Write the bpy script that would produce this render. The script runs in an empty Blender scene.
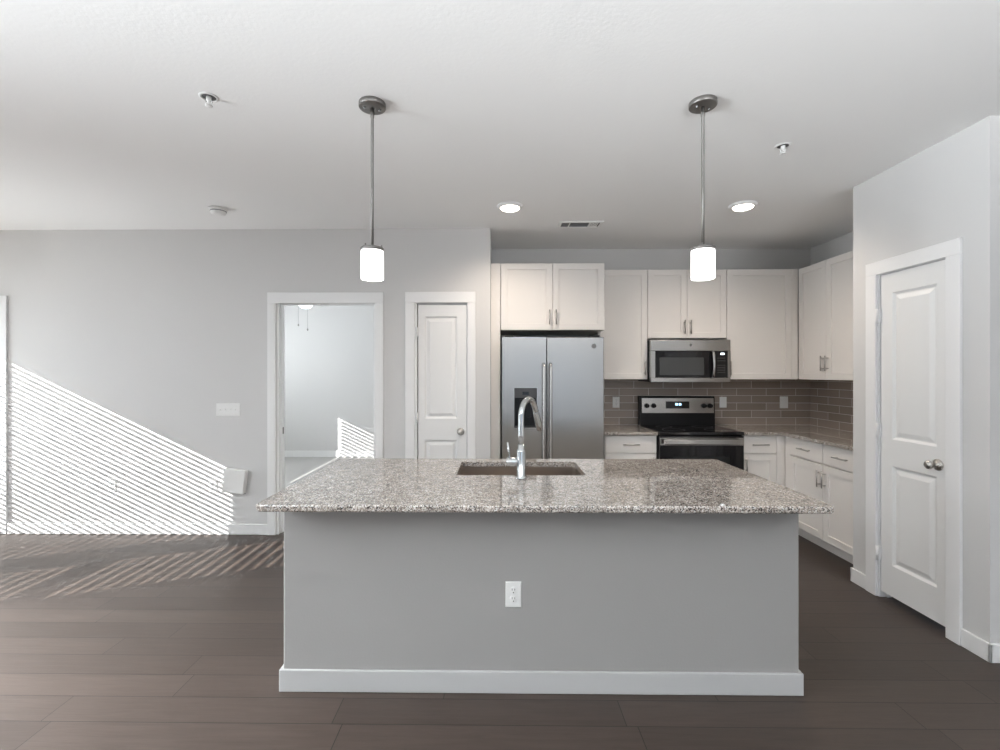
import bpy, bmesh, math, random
from mathutils import Vector, Matrix
random.seed(4)
R = math.radians
scene = bpy.context.scene
C = scene.collection

# ------------------------------------------------------------------ camera
cam_data = bpy.data.cameras.new('camera')
cam = bpy.data.objects.new('camera', cam_data); C.objects.link(cam)
cam.location = (0, 0, 1.455)
cam.rotation_euler = (math.pi / 2, 0, 0.012)
cam_data.sensor_width = 36
cam_data.lens = 36 * 470 / 1000
cam_data.shift_x = 0.0076
cam_data.shift_y = -0.0021
cam_data.clip_start = 0.05
scene.camera = cam

# ------------------------------------------------------------------ world, sun, window daylight and added fill, exposure
world = bpy.data.worlds.new('world'); scene.world = world
world.use_nodes = True
bg = world.node_tree.nodes['Background']
bg.inputs['Color'].default_value = (0.72, 0.85, 1.0, 1)
bg.inputs['Strength'].default_value = 1.0

SUN = Vector((1.0, 0.41, -0.48))
sd = bpy.data.lights.new('sun', 'SUN'); sun = bpy.data.objects.new('sun', sd); C.objects.link(sun)
sun.rotation_euler = SUN.to_track_quat('-Z', 'Y').to_euler()
sun.location = (-9, 0, 5)
sd.energy = 21.0; sd.angle = R(0.12); sd.color = (1.0, 0.97, 0.93)

WX = -5.43          # inner face of the window wall
ZT = 2.07


def area(name, loc, size, rot, power, color, spread=180):
    d = bpy.data.lights.new(name, 'AREA'); d.shape = 'RECTANGLE'
    d.size, d.size_y = size; d.energy = power; d.color = color; d.spread = R(spread)
    o = bpy.data.objects.new(name, d); C.objects.link(o)
    o.location = loc; o.rotation_euler = rot
    return o


DAY = (0.90, 0.96, 1.0)
# lamps at the left wall windows for sky light and added fill (aimed along +X)
UP = lambda a: (0, -math.pi / 2 - R(a), 0)      # tilts a left wall lamp upward; tilt added to brighten the ceiling
area('daylight_patio', (WX - 0.02, 3.48, 1.15), (1.8, 1.0), UP(20), 13, DAY, 100)
area('daylight_sash', (WX - 0.02, 2.26, 1.2), (1.6, 0.66), (0, -math.pi / 2 + R(34), R(-16)), 240, (0.96, 0.97, 1.0), 68)  # downward aim and narrow spread shaped to brighten the left floor
area('ceiling_fill_living', (WX - 0.02, -1.0, 1.2), (1.6, 2.2), UP(36), 350, DAY, 80)  # added fill at an unseen window, tilted and narrowed to brighten the ceiling
area('daylight_bedroom', (WX - 0.02, 6.0, 1.65), (0.75, 1.9), UP(0), 105, DAY, 150)
area('ceiling_fill_front', (1.2, -3.97, 1.45), (3.2, 1.8), (math.pi / 2 + R(36), 0, 0), 125, (0.97, 0.985, 1.0), 58)  # added unseen lamp behind the camera, aimed up to brighten the ceiling

scene.view_settings.view_transform = 'Standard'
scene.view_settings.look = 'None'
scene.view_settings.gamma = 1
scene.view_settings.use_curve_mapping = False
scene.view_settings.exposure = 0.30
scene.cycles.use_denoising = True
scene.cycles.denoising_prefilter = 'ACCURATE'
scene.cycles.use_adaptive_sampling = False
scene.cycles.max_bounces = 10
scene.cycles.diffuse_bounces = 6
scene.cycles.sample_clamp_indirect = 6

# ------------------------------------------------------------------ materials


def mat(name, color, rough=0.5, metal=0.0, spec=0.5, emit=0.0, ecol=None, bump=0.0, bscale=60.0, detail=3.0, coat=0.0):
    m = bpy.data.materials.new(name); m.use_nodes = True
    nt = m.node_tree; b = nt.nodes['Principled BSDF']
    b.inputs['Base Color'].default_value = (*color, 1)
    b.inputs['Roughness'].default_value = rough
    b.inputs['Metallic'].default_value = metal
    b.inputs['Specular IOR Level'].default_value = spec
    b.inputs['Coat Weight'].default_value = coat
    if emit:
        b.inputs['Emission Color'].default_value = (*(ecol or color), 1)
        b.inputs['Emission Strength'].default_value = emit
    geo = nt.nodes.new('ShaderNodeNewGeometry')
    n = nt.nodes.new('ShaderNodeTexNoise'); n.inputs['Scale'].default_value = bscale; n.inputs['Detail'].default_value = detail
    nt.links.new(geo.outputs['Position'], n.inputs['Vector'])
    if bump:
        bp = nt.nodes.new('ShaderNodeBump'); bp.inputs['Strength'].default_value = bump; bp.inputs['Distance'].default_value = 0.004
        nt.links.new(n.outputs['Fac'], bp.inputs['Height']); nt.links.new(bp.outputs['Normal'], b.inputs['Normal'])
    else:
        # faint variation of the finish
        mr = nt.nodes.new('ShaderNodeMapRange'); mr.inputs['To Min'].default_value = max(0, rough - 0.03); mr.inputs['To Max'].default_value = rough + 0.03
        nt.links.new(n.outputs['Fac'], mr.inputs['Value']); nt.links.new(mr.outputs['Result'], b.inputs['Roughness'])
    return m


def L(nt, a, b): nt.links.new(a, b)


M = {}
M['wall'] = mat('wall_paint', (0.62, 0.615, 0.61), 0.75, spec=0.25, bump=0.12, bscale=90)
M['island'] = mat('island_paint_shade_tinted', (0.32, 0.312, 0.305), 0.7, spec=0.25, bump=0.12, bscale=90)  # wall paint darkened, the island front's shade is put into the colour
M['ceiling'] = mat('ceiling_paint', (0.84, 0.84, 0.835), 0.9, spec=0.1, bump=0.17, bscale=60, detail=5)
M['trim'] = mat('white_trim_paint', (0.80, 0.80, 0.80), 0.35, bscale=8)
M['door'] = mat('white_door_paint', (0.78, 0.78, 0.775), 0.38, bscale=8)
M['cabinet'] = mat('cabinet_paint', (0.80, 0.77, 0.74), 0.4, bscale=6)
M['plastic'] = mat('white_plastic', (0.78, 0.78, 0.77), 0.35, bscale=20)
M['slot'] = mat('dark_slot', (0.03, 0.03, 0.03), 0.6)
M['nickel'] = mat('brushed_nickel', (0.50, 0.48, 0.46), 0.28, metal=1.0, bscale=200)
M['dark_nickel'] = mat('satin_nickel', (0.27, 0.26, 0.25), 0.45, metal=1.0, bscale=200)
M['chrome'] = mat('chrome', (0.56, 0.58, 0.59), 0.14, metal=1.0)
M['black'] = mat('black_enamel', (0.010, 0.010, 0.011), 0.3, spec=0.25)
M['black_glass'] = mat('black_glass', (0.008, 0.008, 0.010), 0.06, spec=0.5)
M['mesh_glass'] = mat('oven_window_glass', (0.055, 0.058, 0.060), 0.15)
M['key'] = mat('key_print', (0.10, 0.10, 0.10), 0.4)
M['grey'] = mat('grey_print', (0.22, 0.22, 0.23), 0.4)
M['dispenser'] = mat('dark_grey_plastic', (0.055, 0.055, 0.057), 0.3)
M['oven_glass'] = mat('dark_oven_glass', (0.018, 0.019, 0.020), 0.1)
M['island_trim_shade_tinted'] = mat('island_trim_paint_shade_tinted', (0.48, 0.48, 0.48), 0.4)  # white trim darkened, shade along the island base is in the colour
M['display'] = mat('lit_display', (0.5, 0.8, 1.0), 0.4, emit=3.0, ecol=(0.45, 0.75, 1.0))
M['display_white'] = mat('lit_white_display', (0.9, 0.95, 1.0), 0.4, emit=2.5, ecol=(0.85, 0.95, 1.0))
M['lamp'] = mat('led_diffuser', (1, 0.97, 0.92), 0.5, emit=9.0, ecol=(1.0, 0.90, 0.78))
M['shade'] = mat('frosted_glass', (0.95, 0.95, 0.95), 0.25, emit=1.2, ecol=(1.0, 0.98, 0.96))
M['bulb'] = mat('lit_bulb', (1, 1, 1), 0.5, emit=25.0, ecol=(1.0, 0.93, 0.85))
M['brass'] = mat('brass', (0.55, 0.42, 0.22), 0.3, metal=1.0)
M['carpet'] = mat('carpet', (0.52, 0.51, 0.50), 0.95, spec=0.05, bump=0.8, bscale=300)
M['dark'] = mat('closet_dark', (0.25, 0.25, 0.25), 0.9)
M['blind'] = mat('blind_slat', (0.8, 0.8, 0.78), 0.5)


def steel(name, col, rough, axis):
    m = bpy.data.materials.new(name); m.use_nodes = True; nt = m.node_tree; b = nt.nodes['Principled BSDF']
    b.inputs['Metallic'].default_value = 1.0
    g = nt.nodes.new('ShaderNodeNewGeometry'); mp = nt.nodes.new('ShaderNodeMapping')
    mp.inputs['Scale'].default_value = {'x': (2, 2, 20), 'z': (700, 700, 2)}[axis]
    n = nt.nodes.new('ShaderNodeTexNoise'); n.inputs['Scale'].default_value = 1.0; n.inputs['Detail'].default_value = 2
    L(nt, g.outputs['Position'], mp.inputs['Vector']); L(nt, mp.outputs['Vector'], n.inputs['Vector'])
    cr = nt.nodes.new('ShaderNodeMapRange'); cr.inputs['To Min'].default_value = rough - .01; cr.inputs['To Max'].default_value = rough + .03
    b.inputs['Roughness'].default_value = rough
    mx = nt.nodes.new('ShaderNodeMix'); mx.data_type = 'RGBA'
    mx.inputs['A'].default_value = (*[c * 0.995 for c in col], 1); mx.inputs['B'].default_value = (*[min(1, c * 1.005) for c in col], 1)
    L(nt, n.outputs['Fac'], mx.inputs['Factor']); L(nt, mx.outputs['Result'], b.inputs['Base Color'])
    return m


M['steel'] = steel('stainless_steel', (0.40, 0.39, 0.378), 0.27, 'x')
M['steel_light'] = steel('stainless_steel_trim', (0.47, 0.46, 0.45), 0.24, 'x')
M['sink_steel'] = steel('sink_steel', (0.42, 0.37, 0.33), 0.30, 'x')


def floor_material():
    m = bpy.data.materials.new('dark_wood_planks'); m.use_nodes = True; nt = m.node_tree; b = nt.nodes['Principled BSDF']
    g = nt.nodes.new('ShaderNodeNewGeometry')
    off = nt.nodes.new('ShaderNodeVectorMath'); off.operation = 'ADD'; off.inputs[1].default_value = (30.43, 30.4, 0)
    L(nt, g.outputs['Position'], off.inputs[0])
    sep = nt.nodes.new('ShaderNodeSeparateXYZ'); L(nt, off.outputs[0], sep.inputs[0])
    # row number
    dv = nt.nodes.new('ShaderNodeMath'); dv.operation = 'DIVIDE'; dv.inputs[1].default_value = 0.154; L(nt, sep.outputs['Y'], dv.inputs[0])
    fl = nt.nodes.new('ShaderNodeMath'); fl.operation = 'FLOOR'; L(nt, dv.outputs[0], fl.inputs[0])
    wn = nt.nodes.new('ShaderNodeTexWhiteNoise'); wn.noise_dimensions = '1D'; L(nt, fl.outputs[0], wn.inputs['W'])
    sh = nt.nodes.new('ShaderNodeMath'); sh.operation = 'MULTIPLY_ADD'; sh.inputs[1].default_value = 1.22
    L(nt, wn.outputs['Value'], sh.inputs[0]); L(nt, sep.outputs['X'], sh.inputs[2])
    cmb = nt.nodes.new('ShaderNodeCombineXYZ'); L(nt, sh.outputs[0], cmb.inputs['X']); L(nt, sep.outputs['Y'], cmb.inputs['Y'])
    br = nt.nodes.new('ShaderNodeTexBrick'); br.offset = 0.0; br.squash = 1.0
    br.inputs['Scale'].default_value = 1.0; br.inputs['Brick Width'].default_value = 1.22; br.inputs['Row Height'].default_value = 0.154
    br.inputs['Mortar Size'].default_value = 0.0020; br.inputs['Mortar Smooth'].default_value = 0.1
    br.inputs['Color1'].default_value = (0.0, 0.0, 0.0, 1); br.inputs['Color2'].default_value = (1, 1, 1, 1); br.inputs['Mortar'].default_value = (0.5, 0.5, 0.5, 1)
    L(nt, cmb.outputs[0], br.inputs['Vector'])
    mp = nt.nodes.new('ShaderNodeMapping'); mp.inputs['Scale'].default_value = (1.3, 16, 1); L(nt, cmb.outputs[0], mp.inputs['Vector'])
    n = nt.nodes.new('ShaderNodeTexNoise'); n.inputs['Scale'].default_value = 3.0; n.inputs['Detail'].default_value = 8; n.inputs['Roughness'].default_value = 0.65
    n.inputs['Distortion'].default_value = 0.6
    L(nt, mp.outputs[0], n.inputs['Vector'])
    c1 = nt.nodes.new('ShaderNodeMix'); c1.data_type = 'RGBA'; c1.inputs['A'].default_value = (0.034, 0.025, 0.020, 1); c1.inputs['B'].default_value = (0.080, 0.060, 0.050, 1)
    L(nt, n.outputs['Fac'], c1.inputs['Factor'])
    c2 = nt.nodes.new('ShaderNodeMix'); c2.data_type = 'RGBA'; c2.blend_type = 'MULTIPLY'; c2.inputs['Factor'].default_value = 1.0
    tone = nt.nodes.new('ShaderNodeMapRange'); tone.inputs['To Min'].default_value = 0.82; tone.inputs['To Max'].default_value = 1.12
    L(nt, br.outputs['Color'], tone.inputs['Value']); L(nt, c1.outputs['Result'], c2.inputs['A']); L(nt, tone.outputs['Result'], c2.inputs['B'])
    c3 = nt.nodes.new('ShaderNodeMix'); c3.data_type = 'RGBA'; c3.inputs['B'].default_value = (0.012, 0.010, 0.009, 1)
    L(nt, br.outputs['Fac'], c3.inputs['Factor']); L(nt, c2.outputs['Result'], c3.inputs['A'])
    L(nt, c3.outputs['Result'], b.inputs['Base Color'])
    rr = nt.nodes.new('ShaderNodeMapRange'); rr.inputs['To Min'].default_value = 0.34; rr.inputs['To Max'].default_value = 0.46
    L(nt, n.outputs['Fac'], rr.inputs['Value']); L(nt, rr.outputs['Result'], b.inputs['Roughness'])
    b.inputs['Specular IOR Level'].default_value = 0.35
    bp = nt.nodes.new('ShaderNodeBump'); bp.inputs['Strength'].default_value = 0.25; bp.inputs['Distance'].default_value = 0.002
    sb = nt.nodes.new('ShaderNodeMath'); sb.operation = 'SUBTRACT'; L(nt, n.outputs['Fac'], sb.inputs[0]); L(nt, br.outputs['Fac'], sb.inputs[1])
    L(nt, sb.outputs[0], bp.inputs['Height']); L(nt, bp.outputs['Normal'], b.inputs['Normal'])
    return m


def granite():
    m = bpy.data.materials.new('speckled_granite'); m.use_nodes = True; nt = m.node_tree; b = nt.nodes['Principled BSDF']
    g = nt.nodes.new('ShaderNodeNewGeometry')
    v = nt.nodes.new('ShaderNodeTexVoronoi'); v.inputs['Scale'].default_value = 230; L(nt, g.outputs['Position'], v.inputs['Vector'])
    sp = nt.nodes.new('ShaderNodeSeparateColor'); L(nt, v.outputs['Color'], sp.inputs[0])
    r = nt.nodes.new('ShaderNodeValToRGB'); r.color_ramp.interpolation = 'CONSTANT'
    e = r.color_ramp.elements
    e[0].position = 0.0; e[0].color = (0.06, 0.055, 0.052, 1)
    e[1].position = 0.17; e[1].color = (0.22, 0.19, 0.17, 1)
    for p, c in ((0.36, (0.34, 0.29, 0.25, 1)), (0.54, (0.47, 0.42, 0.375, 1)), (0.74, (0.60, 0.56, 0.52, 1)), (0.90, (0.72, 0.71, 0.69, 1))):
        x = e.new(p); x.color = c
    L(nt, sp.outputs[0], r.inputs['Fac'])
    n = nt.nodes.new('ShaderNodeTexNoise'); n.inputs['Scale'].default_value = 28; n.inputs['Detail'].default_value = 4; L(nt, g.outputs['Position'], n.inputs['Vector'])
    mr = nt.nodes.new('ShaderNodeMapRange'); mr.inputs['From Min'].default_value = .35; mr.inputs['From Max'].default_value = .65
    mr.inputs['To Min'].default_value = 0.78; mr.inputs['To Max'].default_value = 1.12; L(nt, n.outputs['Fac'], mr.inputs['Value'])
    mx = nt.nodes.new('ShaderNodeMix'); mx.data_type = 'RGBA'; mx.blend_type = 'MULTIPLY'; mx.inputs['Factor'].default_value = 1
    L(nt, r.outputs['Color'], mx.inputs['A']); L(nt, mr.outputs['Result'], mx.inputs['B']); L(nt, mx.outputs['Result'], b.inputs['Base Color'])
    b.inputs['Roughness'].default_value = 0.035
    b.inputs['Specular IOR Level'].default_value = 1.0
    return m


def tile(name, horiz, shift):
    m = bpy.data.materials.new(name); m.use_nodes = True; nt = m.node_tree; b = nt.nodes['Principled BSDF']
    g = nt.nodes.new('ShaderNodeNewGeometry'); s = nt.nodes.new('ShaderNodeSeparateXYZ'); L(nt, g.outputs['Position'], s.inputs[0])
    a1 = nt.nodes.new('ShaderNodeMath'); a1.inputs[1].default_value = shift; L(nt, s.outputs[horiz], a1.inputs[0])
    a2 = nt.nodes.new('ShaderNodeMath'); a2.inputs[1].default_value = -0.914 + 0.0762 * 20; L(nt, s.outputs['Z'], a2.inputs[0])
    c = nt.nodes.new('ShaderNodeCombineXYZ'); L(nt, a1.outputs[0], c.inputs['X']); L(nt, a2.outputs[0], c.inputs['Y'])
    br = nt.nodes.new('ShaderNodeTexBrick'); br.offset = 0.5; br.inputs['Scale'].default_value = 1
    br.inputs['Brick Width'].default_value = 0.305; br.inputs['Row Height'].default_value = 0.0762
    br.inputs['Mortar Size'].default_value = 0.0022; br.inputs['Mortar Smooth'].default_value = 0.3
    br.inputs['Color1'].default_value = (0.25, 0.205, 0.175, 1); br.inputs['Color2'].default_value = (0.33, 0.275, 0.24, 1)
    br.inputs['Mortar'].default_value = (0.72, 0.66, 0.60, 1)
    L(nt, c.outputs[0], br.inputs['Vector'])
    L(nt, br.outputs['Color'], b.inputs['Base Color'])
    rr = nt.nodes.new('ShaderNodeMapRange'); rr.inputs['To Min'].default_value = 0.16; rr.inputs['To Max'].default_value = 0.8
    L(nt, br.outputs['Fac'], rr.inputs['Value']); L(nt, rr.outputs['Result'], b.inputs['Roughness'])
    bp = nt.nodes.new('ShaderNodeBump'); bp.invert = True; bp.inputs['Strength'].default_value = 0.6; bp.inputs['Distance'].default_value = 0.002
    L(nt, br.outputs['Fac'], bp.inputs['Height']); L(nt, bp.outputs['Normal'], b.inputs['Normal'])
    return m


def pane_material():
    m = bpy.data.materials.new('window_glass'); m.use_nodes = True; nt = m.node_tree
    for n in list(nt.nodes): nt.nodes.remove(n)
    o = nt.nodes.new('ShaderNodeOutputMaterial'); mx = nt.nodes.new('ShaderNodeMixShader')
    t = nt.nodes.new('ShaderNodeBsdfTransparent'); gl = nt.nodes.new('ShaderNodeBsdfGlossy'); gl.inputs['Roughness'].default_value = 0.02
    fr = nt.nodes.new('ShaderNodeFresnel'); fr.inputs['IOR'].default_value = 1.3
    L(nt, fr.outputs[0], mx.inputs[0]); L(nt, t.outputs[0], mx.inputs[1]); L(nt, gl.outputs[0], mx.inputs[2]); L(nt, mx.outputs[0], o.inputs['Surface'])
    return m


for k in ('display', 'display_white', 'bulb', 'lamp'):
    M[k].cycles.emission_sampling = 'NONE'
world.cycles.sampling_method = 'NONE'
M['floor'] = floor_material()
M['granite'] = granite()
M['tile_back'] = tile('subway_tile_back', 'X', -2.637 + 30.5)
M['tile_side'] = tile('subway_tile_side', 'Y', -4.66 + 30.5)
M['pane'] = pane_material()

# ------------------------------------------------------------------ mesh helpers


def box(bm, x0, x1, y0, y1, z0, z1, bev=0.0, seg=2):
    if x0 > x1: x0, x1 = x1, x0
    if y0 > y1: y0, y1 = y1, y0
    if z0 > z1: z0, z1 = z1, z0
    v = [bm.verts.new(p) for p in ((x0, y0, z0), (x1, y0, z0), (x1, y1, z0), (x0, y1, z0), (x0, y0, z1), (x1, y0, z1), (x1, y1, z1), (x0, y1, z1))]
    fs = [bm.faces.new([v[i] for i in q]) for q in ((3, 2, 1, 0), (4, 5, 6, 7), (0, 1, 5, 4), (1, 2, 6, 5), (2, 3, 7, 6), (3, 0, 4, 7))]
    if bev:
        es = list({e for f in fs for e in f.edges})
        bmesh.ops.bevel(bm, geom=es, offset=bev, segments=seg, profile=0.5, affect='EDGES')
    return fs


def lathe(bm, prof, c=(0, 0, 0), axis='z', n=28, caps=True):
    """prof: (radius, height) pairs; turned about an axis through c."""
    rings = []
    for r, h in prof:
        ring = []
        for k in range(n):
            a = 2 * math.pi * k / n
            u, w = r * math.cos(a), r * math.sin(a)
            p = {'z': (u, w, h), 'y': (u, h, w), 'x': (h, u, w)}[axis]
            ring.append(bm.verts.new((c[0] + p[0], c[1] + p[1], c[2] + p[2])))
        rings.append(ring)
    fs = []
    for a, b in zip(rings, rings[1:]):
        for k in range(n):
            fs.append(bm.faces.new((a[k], a[(k + 1) % n], b[(k + 1) % n], b[k])))
    if caps:
        fs.append(bm.faces.new(rings[0])); fs.append(bm.faces.new(rings[-1]))
    bmesh.ops.recalc_face_normals(bm, faces=fs)
    for f in fs: f.smooth = True
    return fs


def tube(bm, pts, rad, n=16):
    pts = [Vector(p) for p in pts]
    rads = rad if isinstance(rad, (list, tuple)) else [rad] * len(pts)
    rings = []; up = None
    for i, p in enumerate(pts):
        t = (pts[min(i + 1, len(pts) - 1)] - pts[max(i - 1, 0)]).normalized()
        if up is None:
            up = t.orthogonal().normalized()
        else:
            up = (up - t * up.dot(t)).normalized()
        s = t.cross(up)
        rings.append([bm.verts.new(p + (up * math.cos(2 * math.pi * k / n) + s * math.sin(2 * math.pi * k / n)) * rads[i]) for k in range(n)])
    fs = []
    for a, b in zip(rings, rings[1:]):
        for k in range(n): fs.append(bm.faces.new((a[k], a[(k + 1) % n], b[(k + 1) % n], b[k])))
    fs.append(bm.faces.new(rings[0])); fs.append(bm.faces.new(rings[-1]))
    bmesh.ops.recalc_face_normals(bm, faces=fs)
    for f in fs: f.smooth = True


def relief(bm, x0, x1, z0, z1, rings, yback):
    """A panel in the XZ plane facing -Y. rings: (inset, y) from the outer edge inwards; closed at yback."""
    loops = [[bm.verts.new(p) for p in ((x0, yback, z0), (x1, yback, z0), (x1, yback, z1), (x0, yback, z1))]]
    for ins, y in rings:
        loops.append([bm.verts.new(p) for p in ((x0 + ins, y, z0 + ins), (x1 - ins, y, z0 + ins), (x1 - ins, y, z1 - ins), (x0 + ins, y, z1 - ins))])
    fs = [bm.faces.new(loops[0])]
    for a, b in zip(loops, loops[1:]):
        for k in range(4): fs.append(bm.faces.new((a[k], a[(k + 1) % 4], b[(k + 1) % 4], b[k])))
    fs.append(bm.faces.new(loops[-1]))
    bmesh.ops.recalc_face_normals(bm, faces=fs)


def mesh(name, bm, m, parent=None, loc=None):
    """Links the bmesh as ONE object. Given loc, the geometry is in place already and only the origin moves."""
    me = bpy.data.meshes.new(name)
    if loc is not None:
        bmesh.ops.translate(bm, verts=bm.verts, vec=-Vector(loc))
    bm.to_mesh(me); bm.free()
    me.materials.append(M[m] if isinstance(m, str) else m)
    o = bpy.data.objects.new(name, me); C.objects.link(o)
    if loc is not None: o.location = loc
    if parent is not None: o.parent = parent
    return o


def NB(): return bmesh.new()


def tag(o, label, cat, group=None, kind=None):
    o['label'] = label; o['category'] = cat
    if group: o['group'] = group
    if kind: o['kind'] = kind
    return o


def thing(name, label, cat, loc=(0, 0, 0), rz=0.0, group=None, kind=None):
    o = bpy.data.objects.new(name, None); C.objects.link(o)
    o.empty_display_size = 0.1
    o.location = loc; o.rotation_euler = (0, 0, rz)
    return tag(o, label, cat, group, kind)


def dup(root, loc, label=None, rz=None):
    r = root.copy(); C.objects.link(r); r.location = loc
    if rz is not None: r.rotation_euler = (0, 0, rz)
    if label: r['label'] = label
    for ch in list(root.children):
        c = ch.copy(); C.objects.link(c); c.parent = r
        for g in list(ch.children):
            d = g.copy(); C.objects.link(d); d.parent = c
    return r


def struct(name, boxes, m, label, cat='wall', bev=0.0):
    bm = NB()
    for b in boxes: box(bm, *b, bev=bev)
    return tag(mesh(name, bm, m), label, cat, kind='structure')


# ------------------------------------------------------------------ room shell
H = 2.75
YB, YK, XW, XK = 4.21, 4.93, 2.478, 3.25
BD0, BD1 = 4.33, 8.1          # bedroom
struct('floor', [(-5.55, 5.0, -4.1, 4.27, -0.1, 0), (-0.18, 5.0, 4.27, 5.05, -0.1, 0)], 'floor', 'dark brown wood plank floor', 'floor')
struct('floor_bedroom', [(-5.55, -0.2, 4.27, 8.22, -0.1, 0)], 'carpet', 'light grey carpet floor seen through the open doorway', 'floor')
struct('ceiling', [(-5.55, 5.0, -4.1, 8.22, H, H + 0.1)], 'ceiling', 'white textured ceiling', 'ceiling')
DZ = 2.091
struct('wall_back', [
    (-5.43, -5.3, YB, BD0, 0, H), (-5.3, -4.54, YB, BD0, 2.085, H), (-4.54, -1.99, YB, BD0, 0, H),
    (-1.99, -1.10, YB, BD0, DZ + .012, H), (-1.10, -0.745, YB, BD0, 0, H),
    (-0.745, -0.270, YB, BD0, 2.095, H), (-0.270, -0.068, YB, BD0, 0, H)], 'wall', 'light grey wall with the doorway and narrow closet door', 'wall')
struct('wall_kitchen_left', [(-0.18, -0.068, BD0, YK, 0, H)], 'wall', 'grey wall beside the refrigerator', 'wall')
struct('wall_kitchen_back', [(-0.18, 3.37, YK, 5.05, 0, H)], 'wall', 'grey kitchen wall behind range and cabinets', 'wall')
struct('wall_kitchen_right', [(XK, 3.37, 3.31, YK, 0, H)], 'wall', 'grey kitchen wall behind the right hand cabinets', 'wall')
struct('wall_pantry', [
    (XW, 2.60, 3.100, 3.31, 0, H), (XW, 2.60, 2.605, 3.100, 2.10, H), (XW, 2.60, 2.397, 2.605, 0, H),
    (2.60, XK, 3.19, 3.31, 0, H)], 'wall', 'light grey wall around the white pantry door', 'wall')
struct('wall_right', [(2.60, 5.0, 2.397, 2.52, 0, H)], 'wall', 'shaded wall turning away at the right edge', 'wall')
struct('wall_side', [(4.6, 4.72, -4.1, 2.397, 0, H)], 'wall', 'living room side wall outside the frame', 'wall')
struct('wall_closet', [(-1.0, -0.18, 5.05, 5.12, 0, H)], 'wall', 'closet back wall behind the narrow door', 'wall')
FW = (-4.1, -3.98)
struct('wall_front', [(-5.55, -0.5, *FW, 0, H), (2.9, 4.72, *FW, 0, H), (-0.5, 2.9, *FW, 0, .5), (-0.5, 2.9, *FW, 2.4, H)], 'wall', 'living room wall behind the camera', 'wall')
# left wall with window openings (y0, y1, z0, z1)
WINS = [(-2.1, 0.1, 0.4, 2.0), (1.918, 2.602, 0.35, ZT), (2.905, 4.03, 0.20, 2.10), (5.02, 7.02, 1.27, 2.03)]  # first opening is an unseen window added to let in fill light
bxs = []; yy = -4.1
for (a, b, c, d) in WINS:
    bxs += [(WX - .12, WX, yy, a, 0, H), (WX - .12, WX, a, b, 0, c), (WX - .12, WX, a, b, d, H)]; yy = b
bxs.append((WX - .12, WX, yy, 8.22, 0, H))
struct('wall_left', bxs, 'wall', 'window wall on the left outside the frame', 'wall')
struct('wall_bedroom_back', [(-5.43, -0.2, BD1, 8.22, 0, H)], 'wall', 'pale bedroom wall seen through the doorway', 'wall')
struct('wall_bedroom_right', [(-0.32, -0.2, 5.12, BD1, 0, H), (-1.1, -0.2, 5.0, 5.05, 0, H), (-1.1, -1.0, BD0, 5.0, 0, H)], 'wall', 'bedroom side wall hidden beyond the doorway', 'wall')

# windows with blinds on the left wall
for i, (a, b, c, d) in enumerate(WINS):
    w = thing('window_%d' % (i + 1), ['wide unseen living room window added for fill light', 'double hung window with blinds', 'tall glass patio window with blinds', 'bedroom window with blinds'][i], 'window', (WX - .06, (a + b) / 2, c), kind='structure')
    bm = NB(); t = .02; hw = (b - a) / 2; hh = d - c
    for q in ((-.04, .04, -hw, -hw + t, 0, hh), (-.04, .04, hw - t, hw, 0, hh), (-.04, .04, -hw, hw, 0, t), (-.04, .04, -hw, hw, hh - t, hh)): box(bm, *q)
    if i == 1: box(bm, -.02, .02, -hw, hw, 1.120 - c, 1.210 - c)
    mesh('window_frame', bm, 'trim', w)
    bm = NB(); box(bm, -.003, .003, -hw + t, hw - t, t, hh - t); mesh('pane', bm, 'pane', w)
    if i in (1, 2, 3):
        bm = NB(); z = t + .02; W2 = .033 if i == 3 else .024; al = R(-12) if i == 3 else R(-3)
        gap = .014 if i == 3 else 0.006
        while z < hh - t - .03:
            if True:
                n0 = len(bm.verts)
                vs = [bm.verts.new((.062 + sx * W2 * math.cos(al) + 0 * sz, sy * (hw - t - gap), z - sx * W2 * math.sin(al) + sz * .0013))
                      for sx in (-1, 1) for sy in (-1, 1) for sz in (-1, 1)]
                for q in ((0, 1, 3, 2), (4, 6, 7, 5), (0, 4, 5, 1), (2, 3, 7, 6), (0, 2, 6, 4), (1, 5, 7, 3)): bm.faces.new([vs[k] for k in q])
            z += .060 if i == 3 else .044
        mesh('blind_slats', bm, 'blind', w)

# ------------------------------------------------------------------ trim
TH = 0.018


def casing(name, x0, x1, xi0, xi1, ztop, ziT, y, label):
    bm = NB()
    box(bm, x0, xi0, y - TH, y, 0, ziT, .003); box(bm, xi1, x1, y - TH, y, 0, ziT, .003)
    box(bm, x0, x1, y - TH, y, ziT, ztop, .003)
    return tag(mesh(name, bm, 'trim'), label, 'door casing', kind='structure')


def jamb(name, x0, x1, zt, y0, y1, label, stop=None):
    bm = NB(); t = .018
    box(bm, x0 - t, x0, y0, y1, 0, zt + t); box(bm, x1, x1 + t, y0, y1, 0, zt + t); box(bm, x0, x1, y0, y1, zt, zt + t)
    if stop:
        s = .011
        box(bm, x0, x0 + s, *stop, 0, zt, .002); box(bm, x1 - s, x1, *stop, 0, zt, .002); box(bm, x0 + s, x1 - s, *stop, zt - s, zt, .002)
    return tag(mesh(name, bm, 'trim'), label, 'door frame', kind='structure')


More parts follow.
